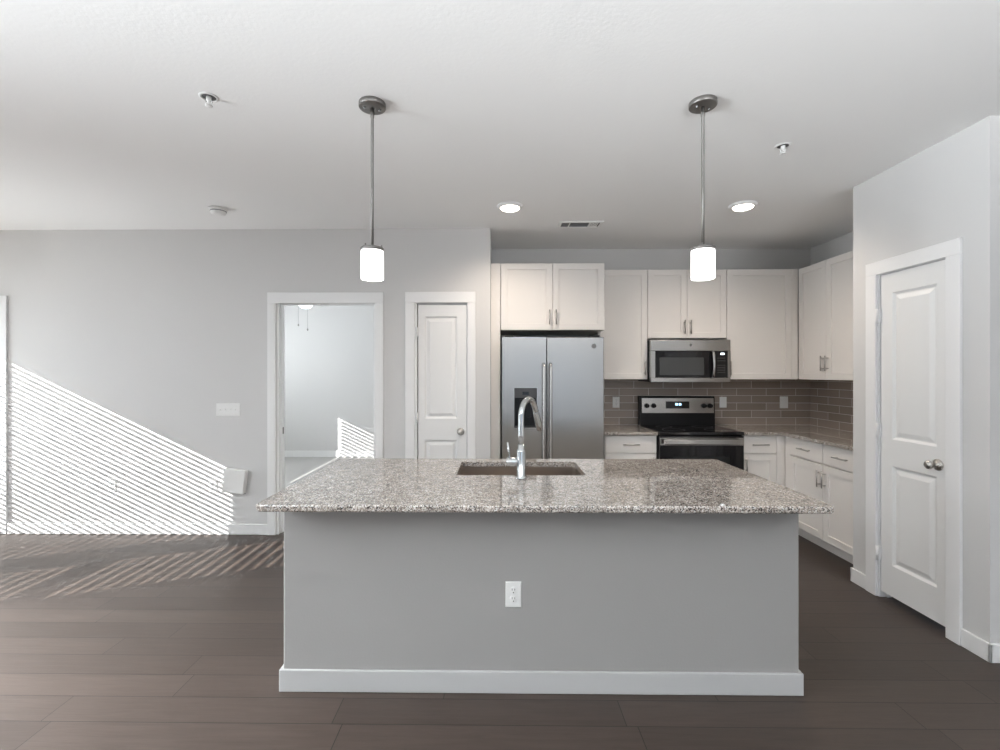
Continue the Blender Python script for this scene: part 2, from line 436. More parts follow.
casing('trim_1', -2.072, -1.029, -1.998, -1.098, 2.177, 2.080, YB, 'white flat casing around the open bedroom doorway')
jamb('trim_2', -1.976, -1.116, 2.084, YB + .001, BD0, 'white jamb of the open bedroom doorway', (YB + .035, YB + .075))
casing('trim_3', -0.831, -0.202, -0.747, -0.270, 2.180, 2.084, YB, 'white flat casing around the narrow closet door')
jamb('trim_4', -0.727, -0.283, 2.078, YB + .001, BD0, 'white jamb of the narrow closet door')
casing('trim_5', -5.36, -4.444, -5.29, -4.525, 2.153, 2.075, YB, 'white casing at the far left edge of the room')
jamb('trim_6', -5.28, -4.545, 2.065, YB + .001, BD0, 'white jamb at the far left edge of the room')
# strike plate on the bedroom doorway jamb
bm = NB(); box(bm, -1.9609, -1.959, YB + .045, YB + .068, 0.90, 0.96, .0004)
tag(mesh('strike_plate', bm, 'dark_nickel', loc=(-1.96, YB + .05, .93)), 'small metal strike plate on the left jamb of the open doorway', 'strike plate')


def base_run(name, boxes, label):
    bm = NB()
    for b in boxes: box(bm, *b, bev=.004, seg=2)
    return tag(mesh(name, bm, 'trim'), label, 'baseboard', kind='structure')


BH = .095; BT = .013
base_run('baseboard_back', [(-4.444, -2.072, YB - BT, YB, 0, BH), (-1.029, -0.831, YB - BT, YB, 0, BH), (-0.202, -0.070, YB - BT, YB, 0, BH)], 'white baseboard along the long grey wall')
base_run('baseboard_bedroom', [(-5.43, -0.32, BD1 - BT, BD1, 0, .11)], 'white baseboard of the bedroom beyond the doorway')
base_run('baseboard_pantry', [(XW - BT, XW, 3.178, 3.31 + BT, 0, BH), (XW - BT, XW + .1, 3.31, 3.31 + BT, 0, BH), (XW - BT, XW, 2.397 - BT, 2.535, 0, BH)], 'white baseboard beside the pantry door')
base_run('baseboard_right', [(XW - BT, 4.6, 2.397 - BT, 2.397, 0, BH)], 'white baseboard turning the corner at the right edge')

# ------------------------------------------------------------------ passage doors (2 panel)


def hinge_part(parent, x, y, z):
    bm = NB(); lathe(bm, [(.008, -.045), (.008, .045)], (x, y, z), 'z', 12)
    box(bm, x - .011, x + .016, y + .006, y + .018, z - .045, z + .045, .001)
    return mesh('hinge', bm, 'trim', parent)


def knob_part(parent, x, z, y):
    bm = NB()
    lathe(bm, [(.033, 0), (.033, -.004), (.026, -.010), (.012, -.014), (.011, -.032), (.016, -.036), (.0225, -.045), (.0245, -.055), (.022, -.063), (.014, -.068), (.002, -.069)], (x, y, z), 'y', 28)
    return mesh('door_knob', bm, 'nickel', parent)


def passage_door(name, w, h, label, loc, rz, px, pz, hinges, kx, kz, z0=.044, cat='door'):
    """local: hinge side at x=0, faces -Y; px = panel x range, pz = panel z ranges."""
    d = thing(name, label, cat, loc, rz, kind='structure')
    bm = NB(); y0, y1 = 0.0, .035
    zs = sorted(pz)
    box(bm, 0, px[0], y0, y1, z0, h); box(bm, px[1], w, y0, y1, z0, h)
    prev = z0
    for a, b in zs:
        box(bm, px[0], px[1], y0, y1, prev, a); prev = b
        relief(bm, px[0], px[1], a, b, [(0, y0), (.004, y0 + .003), (.014, y0 + .011), (.022, y0 + .011), (.045, y0 + .003), (.05, y0 + .002)], y1)
    box(bm, px[0], px[1], y0, y1, prev, h)
    mesh('door_leaf', bm, 'door', d)
    for hz in hinges: hinge_part(d, -.009, -.019, hz)
    knob_part(d, kx, kz, 0)
    return d


passage_door('door_2', .432, 2.070, 'narrow white two panel closet door with round knob', (-0.717, YB + .006, 0), 0,
             (.057, .350), [(.20, .853), (1.045, 1.963)], (.29, 1.05, 1.82), .382, .928, z0=.02)
passage_door('door_3', .449, 2.086, 'white two panel pantry door at the right with round knob', (XW + .006, 3.079, 0), -math.pi / 2,
             (.088, .388), [(.238, .868), (1.036, 1.962)], (.287, 1.083, 1.826), .396, .936)
passage_door('door_1', .70, 2.05, 'white door at the far left edge of the room', (-5.26, YB + .02, 0), 0,
             (.11, .59), [(.2, .85), (1.04, 1.93)], (.29, 1.05, 1.82), .64, .93, z0=.02)
# pantry casing (local frame turned to the side wall)
bm = NB()
box(bm, XW - TH, XW, 3.094, 3.178, 0, 2.092, .003); box(bm, XW - TH, XW, 2.535, 2.616, 0, 2.092, .003); box(bm, XW - TH, XW, 2.535, 3.178, 2.092, 2.178, .003)
tag(mesh('trim_7', bm, 'trim'), 'white flat casing around the pantry door', 'door casing', kind='structure')
bm = NB()
box(bm, XW + .001, 2.60, 3.085, 3.10, 0, 2.10); box(bm, XW + .001, 2.60, 2.605, 2.624, 0, 2.10); box(bm, XW + .001, 2.60, 2.624, 3.085, 2.09, 2.10)
box(bm, XW + .046, XW + .07, 2.624, 2.634, 0, 2.09); box(bm, XW + .046, XW + .07, 3.075, 3.085, 0, 2.09)
tag(mesh('trim_8', bm, 'trim'), 'white jamb of the pantry door', 'door frame', kind='structure')

# ------------------------------------------------------------------ island
isl = thing('kitchen_island', 'grey painted island base with white baseboard under the speckled granite top', 'kitchen island', (0.19, 2.5, 0))
ox, oy = 0.19, 2.5
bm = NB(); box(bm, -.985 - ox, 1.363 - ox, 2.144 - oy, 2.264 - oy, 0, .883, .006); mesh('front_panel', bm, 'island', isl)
for s, (x0, x1) in enumerate(((-.985, -.967), (1.345, 1.363))):
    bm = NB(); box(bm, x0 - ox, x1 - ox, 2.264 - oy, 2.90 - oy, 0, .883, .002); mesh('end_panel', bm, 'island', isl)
for q in ((-.967, -.30, 2.264, 2.90, .10, .883), (.56, 1.345, 2.264, 2.90, .10, .883), (-.30, .56, 2.264, 2.90, .10, .66), (-.30, .56, 2.893, 2.90, .66, .883), (-.967, 1.345, 2.264, 2.83, 0, .10)):
    bm = NB(); box(bm, q[0] - ox, q[1] - ox, q[2] - oy, q[3] - oy, q[4], q[5])
    mesh('cabinet_body' if q[5] > .1 else 'plinth', bm, 'cabinet', isl)
bm = NB(); a = .012
box(bm, -1.000 - ox, 1.3765 - ox, 2.131 - oy, 2.144 - oy, 0, .100, .004)
box(bm, -1.000 - ox, -.985 - ox, 2.144 - oy, 2.83 - oy, 0, .100, .004); box(bm, 1.363 - ox, 1.3765 - ox, 2.144 - oy, 2.83 - oy, 0, .100, .004)
mesh('baseboard', bm, 'island_trim_shade_tinted', isl)
for k in range(5):   # cabinet doors on the kitchen side
    xa = -.96 + k * .461
    bm = NB()
    n0 = set(bm.verts)
    relief(bm, xa + .003 - ox, xa + .458 - ox, .115, .873, [(0, -.02), (.057, -.02), (.058, -.012)], 0)
    bmesh.ops.rotate(bm, verts=bm.verts, cent=(xa + .2305 - ox, 0, 0), matrix=Matrix.Rotation(math.pi, 3, 'Z'))
    bmesh.ops.translate(bm, verts=bm.verts, vec=(0, 2.90 - oy, 0))
    mesh('cabinet_door', bm, 'cabinet', isl)


def rounded_slab(bm, outer, hole, z0, z1, rad=.03, e=.006):
    """Rectangular stone slab with rounded plan corners, eased edges and an optional rectangular cut-out."""
    def loop(rect, r, z, n=6):
        x0, x1, y0, y1 = rect; out = []
        for cx, cy, a0 in ((x1 - r, y0 + r, -90), (x1 - r, y1 - r, 0), (x0 + r, y1 - r, 90), (x0 + r, y0 + r, 180)):
            for k in range(n + 1):
                t = R(a0 + 90 * k / n); out.append(bm.verts.new((cx + r * math.cos(t), cy + r * math.sin(t), z)))
        return out
    def shrink(rc, d): return (rc[0] + d, rc[1] - d, rc[2] + d, rc[3] - d)
    O = [loop(shrink(outer, e), rad - e, z0), loop(outer, rad, z0 + e), loop(outer, rad, z1 - e), loop(shrink(outer, e * .3), rad - e * .3, z1 - e * .3), loop(shrink(outer, e), rad - e, z1)]
    fs = []
    def strip(a, b):
        n = len(a)
        for k in range(n): fs.append(bm.faces.new((a[k], a[(k + 1) % n], b[(k + 1) % n], b[k])))
    for a, b in zip(O, O[1:]): strip(a, b)
    if hole:
        I = [loop(hole, .02, z0), loop(hole, .02, z1 - .002), loop(shrink(hole, -.002), .022, z1)]
        for a, b in zip(I, I[1:]): strip(a, b)
        strip(O[-1], I[-1]); strip(O[0], I[0])
    else:
        fs.append(bm.faces.new(O[-1])); fs.append(bm.faces.new(O[0]))
    bmesh.ops.recalc_face_normals(bm, faces=fs)


SK = (-.221, .466, 2.486, 2.866)
bm = NB(); rounded_slab(bm, (-1.003, 1.372, 1.915, 2.968), SK, .884, .914, .03)
tag(mesh('island_countertop', bm, 'granite', loc=(.185, 2.44, .884)), 'large speckled beige and grey granite worktop on the island', 'countertop')

# undermount sink
sk = thing('kitchen_sink', 'stainless steel sink set into the island worktop', 'sink', (.1225, 2.676, .69))


def tub(bm, x0, x1, y0, y1, zb, zt, t=.004):
    def rc(d, z, r):
        out = []
        for cx, cy, a0 in ((x1 - d - r, y0 + d + r, -90), (x1 - d - r, y1 - d - r, 0), (x0 + d + r, y1 - d - r, 90), (x0 + d + r, y0 + d + r, 180)):
            for k in range(6):
                a = R(a0 + 90 * k / 5); out.append(bm.verts.new((cx + r * math.cos(a), cy + r * math.sin(a), z)))
        return out
    seq = [rc(-.02, zt, .03), rc(0, zt, .03), rc(.002, zb + .03, .035), rc(.03, zb, .05), rc(.12, zb - .003, .02), ]
    out = [rc(.115, zb - .008, .02), rc(.026, zb - .005, .05), rc(-.004, zb + .03, .035), rc(-.004, zt - .003, .03), rc(-.02, zt - .003, .03)]
    fs = []
    al = seq
    for a, b in zip(al, al[1:]):
        n = len(a)
        for k in range(n): fs.append(bm.faces.new((a[k], a[(k + 1) % n], b[(k + 1) % n], b[k])))
    fs.append(bm.faces.new(seq[-1]))
    for a, b in zip(out, out[1:]):
        n = len(a)
        for k in range(n): fs.append(bm.faces.new((a[k], a[(k + 1) % n], b[(k + 1) % n], b[k])))
    fs.append(bm.faces.new(out[0]))
    n = len(seq[0])
    for k in range(n): fs.append(bm.faces.new((seq[0][k], seq[0][(k + 1) % n], out[-1][(k + 1) % n], out[-1][k])))
    bmesh.ops.recalc_face_normals(bm, faces=fs)


bm = NB(); tub(bm, -.352, .352, -.195, .195, .01, .193); mesh('basin', bm, 'sink_steel', sk)
bm = NB(); lathe(bm, [(.052, .012), (.052, .015), (.04, .015), (.035, .010), (.002, .010)], (0, 0, 0), 'z', 28); mesh('drain', bm, 'chrome', sk)

# faucet
fc = thing('faucet', 'tall chrome gooseneck faucet standing in front of the island sink', 'faucet', (.119, 2.415, .914))
bm = NB(); lathe(bm, [(.030, 0), (.030, .006), (.026, .010), (.0225, .014), (.0225, .138), (.021, .146), (.0165, .150), (.0160, .175)], n=32); mesh('faucet_body', bm, 'chrome', fc)
dirv = Vector((.50, .866, 0)); pts = [Vector((0, 0, .160)), Vector((0, 0, .22)), Vector((0, 0, .28)), Vector((0, 0, .315))]
ra = .086
for k in range(1, 15):
    a = R(180 - 160 * k / 14); c = dirv * ra + Vector((0, 0, .315))
    pts.append(c + dirv * (ra * math.cos(a)) + Vector((0, 0, ra * math.sin(a))))
e = pts[-1]; dn = (pts[-1] - pts[-2]).normalized()
pts.append(e + dn * .02)
bm = NB(); tube(bm, pts, .0152, 20); mesh('spout', bm, 'chrome', fc)
bm = NB(); p0 = e + dn * .012; tube(bm, [p0, p0 + dn * .01, p0 + dn * .07, p0 + dn * .115, p0 + dn * .12], [.0145, .0165, .018, .0185, .015], 20)
sh = mesh('spray_head', bm, 'chrome', fc)
bm = NB(); q = p0 + dn * .118; tube(bm, [q, q + dn * .004], [.012, .012], 16); mesh('nozzle', bm, 'grey', sh)
bm = NB(); lathe(bm, [(.020, -.018), (.0215, -.030), (.0215, -.068), (.019, -.075)], (0, 0, .085), 'x', 24)
tube(bm, [(-.060, 0, .10), (-.062, 0, .13), (-.070, -.004, .185)], [.0055, .0050, .0058], 12); mesh('faucet_handle', bm, 'chrome', fc)

# ------------------------------------------------------------------ outlets and switch plates


def plate(bm, w, h): relief(bm, -w / 2, w / 2, -h / 2, h / 2, [(0, -.002), (.003, -.0055), (.006, -.006)], 0)


def outlet(loc, label, rz=0.0, group='white duplex outlets'):
    o = thing('wall_outlet', label, 'outlet', loc, rz, group)
    bm = NB(); plate(bm, .072, .116); mesh('cover_plate', bm, 'plastic', o)
    for dz in (.0195, -.0195):
        bm = NB(); lathe(bm, [(.0170, -.004), (.0170, -.0085), (.016, -.009)], (0, 0, dz), 'y', 24)
        s = mesh('receptacle', bm, 'plastic', o)
        bm = NB()
        for dx in (-.006, .006): box(bm, dx - .0012, dx + .0012, -.0094, -.0088, dz + .001, dz + .010)
        lathe(bm, [(.0028, -.0094), (.0028, -.0088)], (0, 0, dz - .008), 'y', 12)
        mesh('slots', bm, 'slot', s)
    return o


o1 = outlet((.070, 2.144, .446), 'white duplex outlet on the front of the grey island')
dup(o1, (1.233, YK - .006, 1.149), 'white duplex outlet on the tiles between refrigerator and range')
dup(o1, (-3.490, YB, .437), 'white duplex outlet low in the blind shadows, middle of the long wall')
dup(o1, (-2.572, YB, .435), 'white duplex outlet partly behind the small tilted white box')
o2 = thing('light_switch', 'white single switch on the tiles just right of the range', 'light switch', (2.343, YK - .006, 1.149))
bm = NB(); plate(bm, .072, .112); mesh('cover_plate', bm, 'plastic', o2)
bm = NB(); box(bm, -.0165, .0165, -.0085, -.004, -.033, .033, .001); mesh('rocker', bm, 'plastic', o2)
o3 = thing('light_switch', 'white wide two gang plate on the tiles near the kitchen corner', 'light switch', (2.972, YK - .006, 1.149))
bm = NB(); plate(bm, .084, .122); mesh('cover_plate', bm, 'plastic', o3)
bm = NB(); box(bm, -.0165, .0165, -.0085, -.004, -.033, .033, .001); mesh('rocker', bm, 'plastic', o3)
o4 = thing('light_switch', 'white four gang toggle switch plate on the grey wall left of the doorway', 'light switch', (-2.433, YB, 1.124))
bm = NB(); plate(bm, .215, .116); mesh('cover_plate', bm, 'plastic', o4)
for k in range(4):
    x = -.069 + .046 * k; up = (k in (1, 2))
    bm = NB(); box(bm, x - .005, x + .005, -.0072, -.005, -.0125, .0125, .0004)
    tube(bm, [(x, -.006, 0), (x, -.017, .008 if up else -.008)], [.0042, .0034], 8)
    mesh('toggle', bm, 'plastic', o4)

# tilted white box
bx = thing('wall_box', 'small white plastic box hanging tilted on the wall above the baseboard', 'wireless access box', (-2.345, YB, .492))
bm = NB(); box(bm, -.098, .098, -.075, -.022, -.106, .106, .010, 3)
bmesh.ops.rotate(bm, verts=bm.verts, cent=(0, 0, 0), matrix=Matrix.Rotation(R(6), 3, 'Y') @ Matrix.Rotation(R(0), 3, 'Z'))
mesh('housing', bm, 'plastic', bx)
bm = NB(); box(bm, -.09, .06, -.026, -.006, -.09, .09, .004)
bmesh.ops.rotate(bm, verts=bm.verts, cent=(0, 0, 0), matrix=Matrix.Rotation(R(6), 3, 'Y')); box(bm, -.04, .04, -.008, 0, -.05, .05); mesh('mounting_plate', bm, 'plastic', bx)
bm = NB(); tube(bm, [(.03, -.03, -.098), (.035, -.022, -.118), (.055, -.012, -.128), (.075, -.008, -.122)], .0028, 8); mesh('cable', bm, 'grey', bx)

# ------------------------------------------------------------------ cabinets


def shaker(bm, x0, x1, z0, z1, y, t=.02, fr=.057, rec=.009):
    relief(bm, x0, x1, z0, z1, [(0, y + .0015), (.0015, y), (fr, y), (fr + .002, y + rec)], y + t)


def pull(parent, x, z, y, length=.135, vert=True):
    bm = NB(); r = .0058; h = length / 2
    if vert:
        tube(bm, [(x, y - .030, z - h), (x, y - .030, z + h)], r, 12)
        for s in (-1, 1): tube(bm, [(x, y, z + s * h * .68), (x, y - .030, z + s * h * .68)], r * .8, 10)
    else:
        tube(bm, [(x - h, y - .030, z), (x + h, y - .030, z)], r, 12)
        for s in (-1, 1): tube(bm, [(x + s * h * .68, y, z), (x + s * h * .68, y - .030, z)], r * .8, 10)
    return mesh('handle', bm, 'nickel', parent)


def cabinet(name, label, loc, rz, w, z0, z1, depth, doors=(), drawers=(), fillers=(), toe=False, group=None, side=None):
    """Local frame: x along the front, y=0 the box front (doors stand forward to -0.02), facing -Y."""
    c = thing(name, label, 'cabinet', loc, rz, group)
    bm = NB(); box(bm, 0, w, 0, depth, z0 + (.10 if toe else 0), z1)
    if toe: box(bm, 0, w, .065, depth, z0, z0 + .10)
    mesh('cabinet_body', bm, 'cabinet', c)
    for (a, b) in fillers:
        bm = NB(); box(bm, a, b, -.016, 0, z0 + (.10 if toe else 0), z1, .001); mesh('filler_strip', bm, 'cabinet', c)
    for (a, b, za, zb, hx, hz) in doors:
        bm = NB(); shaker(bm, a + .0015, b - .0015, za + .0015, zb - .0015, -.021, .021)
        d = mesh('cabinet_door', bm, 'cabinet', c)
        if hx is not None: pull(d, hx, hz, -.021)
    for (a, b, za, zb) in drawers:
        bm = NB(); relief(bm, a + .0015, b - .0015, za + .0015, zb - .0015, [(0, -.0195), (.0015, -.021)], 0)
        d = mesh('drawer', bm, 'cabinet', c)
        pull(d, (a + b) / 2, (za + zb) / 2, -.021, .15, False)
    return c


TU, BU = 2.462, 1.392
YU = 4.62
G = 'white shaker wall cabinets'
cabinet('wall_cabinet', 'white two door cabinet above the refrigerator', (.024, 4.34, 0), 0, .952, 1.848, TU, .585,
        doors=[(0, .476, 1.848, TU, .476 - .030, 1.965), (.476, .952, 1.848, TU, .476 + .030, 1.965)], group=G)
cabinet('wall_cabinet', 'tall white single door wall cabinet between refrigerator and microwave', (.98, YU, 0), 0, .477, BU, TU, .305,
        doors=[(.02, .477, BU, TU, .477 - .030, 1.50)], group=G)
cabinet('wall_cabinet', 'short white two door wall cabinet above the microwave', (1.459, YU, 0), 0, .765, 1.792, TU, .305,
        doors=[(0, .3825, 1.792, TU, .3825 - .030, 1.90), (.3825, .765, 1.792, TU, .3825 + .030, 1.90)], group=G)
cabinet('wall_cabinet', 'wide white single door wall cabinet right of the microwave', (2.226, YU, 0), 0, .69, BU, TU, .305,
        doors=[(0, .626, BU, TU, .028, 1.50)], fillers=[(.628, .6885)], group=G)
cabinet('wall_cabinet', 'white two door wall cabinet on the right hand kitchen wall', (2.937, 4.60, 0), -math.pi / 2, .77, BU, TU, .308,
        doors=[(.003, .384, BU, TU, .384 - .028, 1.54), (.386, .767, BU, TU, .386 + .028, 1.54)], group=G)
cabinet('wall_cabinet', 'white wall cabinet half hidden behind the pantry wall', (2.937, 3.828, 0), -math.pi / 2, .50, BU, TU, .308,
        doors=[(.002, .498, BU, TU, .47, 1.54)], group=G)
bm = NB(); box(bm, -.066, .020, 4.318, 4.925, 0, TU, .001)
tag(mesh('filler_panel', bm, 'cabinet', loc=(-.02, 4.6, 0)), 'tall narrow white panel between the wall corner and the refrigerator', 'cabinet panel')

G2 = 'white shaker base cabinets'
cabinet('base_cabinet', 'white base cabinet between refrigerator and range', (.976, 4.341, 0), 0, .479, 0, .883, .585,
        doors=[(.003, .476, .105, .715, .44, .62)], drawers=[(.003, .476, .722, .880)], toe=True, group=G2)
cabinet('base_cabinet', 'white base cabinet just right of the range', (2.225, 4.341, 0), 0, .41, 0, .883, .585,
        doors=[(.003, .318, .105, .715, .035, .615)], drawers=[(.003, .318, .722, .880)], fillers=[(.32, .3945)], toe=True, group=G2)
cabinet('base_cabinet', 'long white two door base cabinet along the right hand wall', (2.636, 4.341, 0), -math.pi / 2, 1.02, 0, .883, .61,
        doors=[(.098, .524, .105, .715, .524 - .028, .60), (.526, .952, .105, .715, .526 + .028, .60)],
        drawers=[(.098, .524, .722, .880), (.526, .952, .722, .880)], fillers=[(.022, .096), (.955, 1.02)], toe=True, group=G2)

# worktops on the cabinets
bm = NB(); box(bm, .955, 1.455, 4.295, 4.924, .884, .914, .004)
tag(mesh('countertop', bm, 'granite', loc=(1.2, 4.6, .884)), 'short granite worktop between refrigerator and range', 'countertop')
bm = NB()
z0, z1 = .884, .914
out = [(2.226, 4.295), (2.590, 4.295), (2.590, 3.312), (3.248, 3.312), (3.248, 4.924), (2.226, 4.924)]
lo = [bm.verts.new((x, y, z0)) for x, y in out]; hi = [bm.verts.new((x, y, z1)) for x, y in out]
fs = [bm.faces.new(lo), bm.faces.new(hi)] + [bm.faces.new((lo[k], lo[(k + 1) % 6], hi[(k + 1) % 6], hi[k])) for k in range(6)]
bmesh.ops.recalc_face_normals(bm, faces=fs)
bmesh.ops.bevel(bm, geom=[e for e in bm.edges], offset=.003, segments=2, profile=.5, affect='EDGES')
tag(mesh('countertop', bm, 'granite', loc=(2.9, 4.6, .884)), 'L shaped granite worktop running into the right hand kitchen corner', 'countertop')

# tiled splashback
struct('wall_tiles_back', [(.97, 3.249, YK - .006, YK, .914, 1.40)], 'tile_back', 'taupe subway tile splashback behind the range', 'backsplash')
struct('wall_tiles_side', [(XK - .006, XK, 3.312, YK - .006, .914, 1.40)], 'tile_side', 'taupe subway tile splashback on the right hand wall', 'backsplash')

# ------------------------------------------------------------------ refrigerator
fr = thing('refrigerator', 'stainless steel side by side refrigerator with dark ice dispenser', 'refrigerator', (.485, 4.5, 0))
fx, fy = .485, 4.5
bm = NB(); box(bm, .045 - fx, .930 - fx, 4.235 - fy, 4.90 - fy, .02, 1.755, .004); mesh('fridge_body', bm, 'black', fr)
bm = NB(); box(bm, .06 - fx, .915 - fx, 4.20 - fy, 4.235 - fy, .015, .09); mesh('kick_grille', bm, 'black', fr)


def fridge_door(x0, x1, hx, disp=False):
    bm = NB()
    if disp:
        a, b, c, d = .141 - fx, .346 - fx, .969, 1.325
        y0, y1 = 4.155 - fy, 4.230 - fy; X0, X1 = x0 - fx, x1 - fx
        box(bm, X0, a, y0, y1, .10, 1.772, 0); box(bm, b, X1, y0, y1, .10, 1.772, 0)
        box(bm, a, b, y0, y1, .10, c); box(bm, a, b, y0, y1, d, 1.772)
        box(bm, a, b, y1 - .012, y1, c, d)
    else:
        box(bm, x0 - fx, x1 - fx, 4.155 - fy, 4.230 - fy, .10, 1.772, .008, 3)
    o = mesh('fridge_door', bm, 'steel', fr)
    bm = NB(); yh = 4.108 - fy; x = hx - fx
    pts = [(x, 4.156 - fy, 1.535), (x, 4.130 - fy, 1.533), (x, yh + .003, 1.523), (x, yh, 1.50), (x, yh - .004, 1.0), (x, yh, .50), (x, yh + .003, .475), (x, 4.130 - fy, .466), (x, 4.156 - fy, .464)]
    tube(bm, pts, .0125, 14); mesh('handle', bm, 'steel_light', o)
    return o


fd = fridge_door(.036, .425, .402, True)
fd2 = fridge_door(.431, .936, .462)
bm = NB(); a, b, c, d = .141 - fx, .346 - fx, .969, 1.325; yd = 4.149 - fy
for q in ((a - .006, a + .003, c - .006, d + .006), (b - .003, b + .008, c - .006, d + .006), (a, b, c - .008, c + .004), (a, b, d - .003, d + .006)):
    box(bm, q[0], q[1], yd, yd + .02, q[2], q[3], .001)
mesh('dispenser_frame', bm, 'steel_light', fd)
bm = NB(); box(bm, a + .003, b - .003, yd + .001, yd + .02, 1.235, d - .003, .002)
mesh('dispenser_panel', bm, 'dispenser', fd)
bm = NB(); box(bm, -.028 + (a + b) / 2, .028 + (a + b) / 2, yd - .001, yd + .002, 1.262, 1.288); mesh('dispenser_display', bm, 'black_glass', fd)
bm = NB(); box(bm, a + .003, b - .003, yd + .060, yd + .064, c, 1.235); box(bm, a + .003, a + .006, yd + .01, yd + .06, c, 1.235); box(bm, b - .006, b - .003, yd + .01, yd + .06, c, 1.235)
box(bm, a + .003, b - .003, yd + .006, yd + .06, c, c + .012, .002)
mesh('dispenser_recess', bm, 'black', fd)
bm = NB(); box(bm, (a + b) / 2 - .05, (a + b) / 2 - .012, yd + .03, yd + .04, 1.06, 1.22, .004); box(bm, (a + b) / 2 + .012, (a + b) / 2 + .05, yd + .03, yd + .04, 1.06, 1.22, .004)
mesh('dispenser_lever', bm, 'black', fd)


def badge(parent, x, y, z, r):
    bm = NB(); lathe(bm, [(r, 0), (r, -.0015), (r * .92, -.002)], (x, y, z), 'y', 28); o = mesh('badge', bm, 'grey', parent)
    bm = NB()
    ring = [(x + r * .78 * math.cos(2 * math.pi * k / 24), y - .0022, z + r * .78 * math.sin(2 * math.pi * k / 24)) for k in range(25)]
    tube(bm, ring, r * .05, 6)
    # looping two letter monogram inside the ring
    def arc(cx, cz, rr, a0, a1, n=14): return [(x + r * (cx + rr * math.cos(R(a0 + (a1 - a0) * k / n))), y - .0024, z + r * (cz + rr * math.sin(R(a0 + (a1 - a0) * k / n)))) for k in range(n + 1)]
    tube(bm, arc(-.26, .02, .30, 50, 350), r * .06, 6)
    tube(bm, arc(.30, .15, .16, 60, 270), r * .06, 6); tube(bm, arc(.30, -.17, .18, 90, 310), r * .06, 6)
    mesh('badge_lettering', bm, 'steel_light', o)


badge(fd2, .846 - fx, 4.155 - fy, 1.692, .021)
for x in (.10, .86):
    bm = NB(); box(bm, x - .04 - fx, x + .04 - fx, 4.17 - fy, 4.30 - fy, 1.773, 1.790, .003); mesh('hinge_cover', bm, 'black', fr)

# ------------------------------------------------------------------ range
rg = thing('kitchen_range', 'black and stainless electric range with glass cooktop', 'range', (1.84, 4.5, 0))
rx, ry = 1.84, 4.5
bm = NB(); box(bm, 1.461 - rx, 2.219 - rx, 4.305 - ry, 4.915 - ry, .02, .90, .002); mesh('range_body', bm, 'black', rg)
bm = NB(); box(bm, 1.459 - rx, 2.221 - rx, 4.262 - ry, 4.87 - ry, .893, .921, .004, 2)
mesh('cooktop', bm, 'black_glass', rg)
for (x, y, r) in ((1.65, 4.44, .10), (2.03, 4.44, .085), (1.65, 4.70, .075), (2.03, 4.70, .095)):
    bm = NB()
    lathe(bm, [(r, .9212), (r, .9216), (r - .0016, .9216), (r - .0016, .9212)], (x - rx, y - ry, 0), 'z', 40, caps=False)
    mesh('burner_ring', bm, 'key', rg)
# backguard
bg_ = NB()
prof = [(4.915, .915), (4.845, .915), (4.845, 1.035), (4.853, 1.205), (4.862, 1.215), (4.915, 1.215)]
l0 = [bg_.verts.new((1.457 - rx, y - ry, z)) for y, z in prof]; l1 = [bg_.verts.new((2.223 - rx, y - ry, z)) for y, z in prof]
fs = [bg_.faces.new(l0), bg_.faces.new(l1)] + [bg_.faces.new((l0[k], l0[(k + 1) % 6], l1[(k + 1) % 6], l1[k])) for k in range(6)]
bmesh.ops.recalc_face_normals(bg_, faces=fs)
bgd = mesh('backguard', bg_, 'black', rg)


def tilted(bm, x0, x1, z0, z1, t, off):
    f = lambda z: 4.845 + .008 * (z - 1.035) / .17
    v = []
    for x in (x0, x1):
        for z in (z0, z1):
            for yo in (-off, -off - t): v.append(bm.verts.new((x - rx, f(z) + yo - ry, z)))
    fs = [bm.faces.new([v[i] for i in q]) for q in ((0, 1, 3, 2), (4, 6, 7, 5), (0, 4, 5, 1), (2, 3, 7, 6), (0, 2, 6, 4), (1, 5, 7, 3))]
    bmesh.ops.recalc_face_normals(bm, faces=fs)


bm = NB(); tilted(bm, 1.478, 2.212, 1.044, 1.196, .003, 0); mesh('control_panel', bm, 'steel_light', bgd)
bm = NB(); tilted(bm, 1.722, 1.962, 1.090, 1.162, .0015, .003); mesh('panel_display', bm, 'black_glass', bgd)
bm = NB()
for k, x in enumerate((1.822, 1.836, 1.856, 1.870)):
    tilted(bm, x, x + .008, 1.122, 1.144, .0008, .0045)
mesh('clock_digits', bm, 'display', bgd)
for x in (1.527, 1.597, 2.110, 2.172):
    bm = NB(); lathe(bm, [(.025, -.001), (.025, -.008), (.0215, -.012), (.019, -.032), (.016, -.035)], (x - rx, 4.845 - ry + .001, 1.118), 'y', 24)
    box(bm, x - .003 - rx, x + .003 - rx, 4.845 - ry - .040, 4.845 - ry - .030, 1.100, 1.136, .001)
    mesh('knob', bm, 'black', bgd)
bm = NB(); box(bm, 1.463 - rx, 2.217 - rx, 4.262 - ry, 4.303 - ry, .235, .885, .004); od = mesh('oven_door', bm, 'black_glass', rg)
bm = NB(); box(bm, 1.463 - rx, 2.217 - rx, 4.258 - ry, 4.264 - ry, .800, .870, .003); mesh('door_trim', bm, 'steel_light', od)
bm = NB()
box(bm, 1.482 - rx, 2.190 - rx, 4.208 - ry, 4.226 - ry, .812, .862, .008, 3)
for x in (1.51, 2.16): box(bm, x - .012 - rx, x + .012 - rx, 4.218 - ry, 4.262 - ry, .827, .849, .003)
mesh('handle', bm, 'steel_light', od)
bm = NB(); box(bm, 1.58 - rx, 2.10 - rx, 4.2605 - ry, 4.264 - ry, .36, .70, .001); mesh('oven_window', bm, 'oven_glass', od)
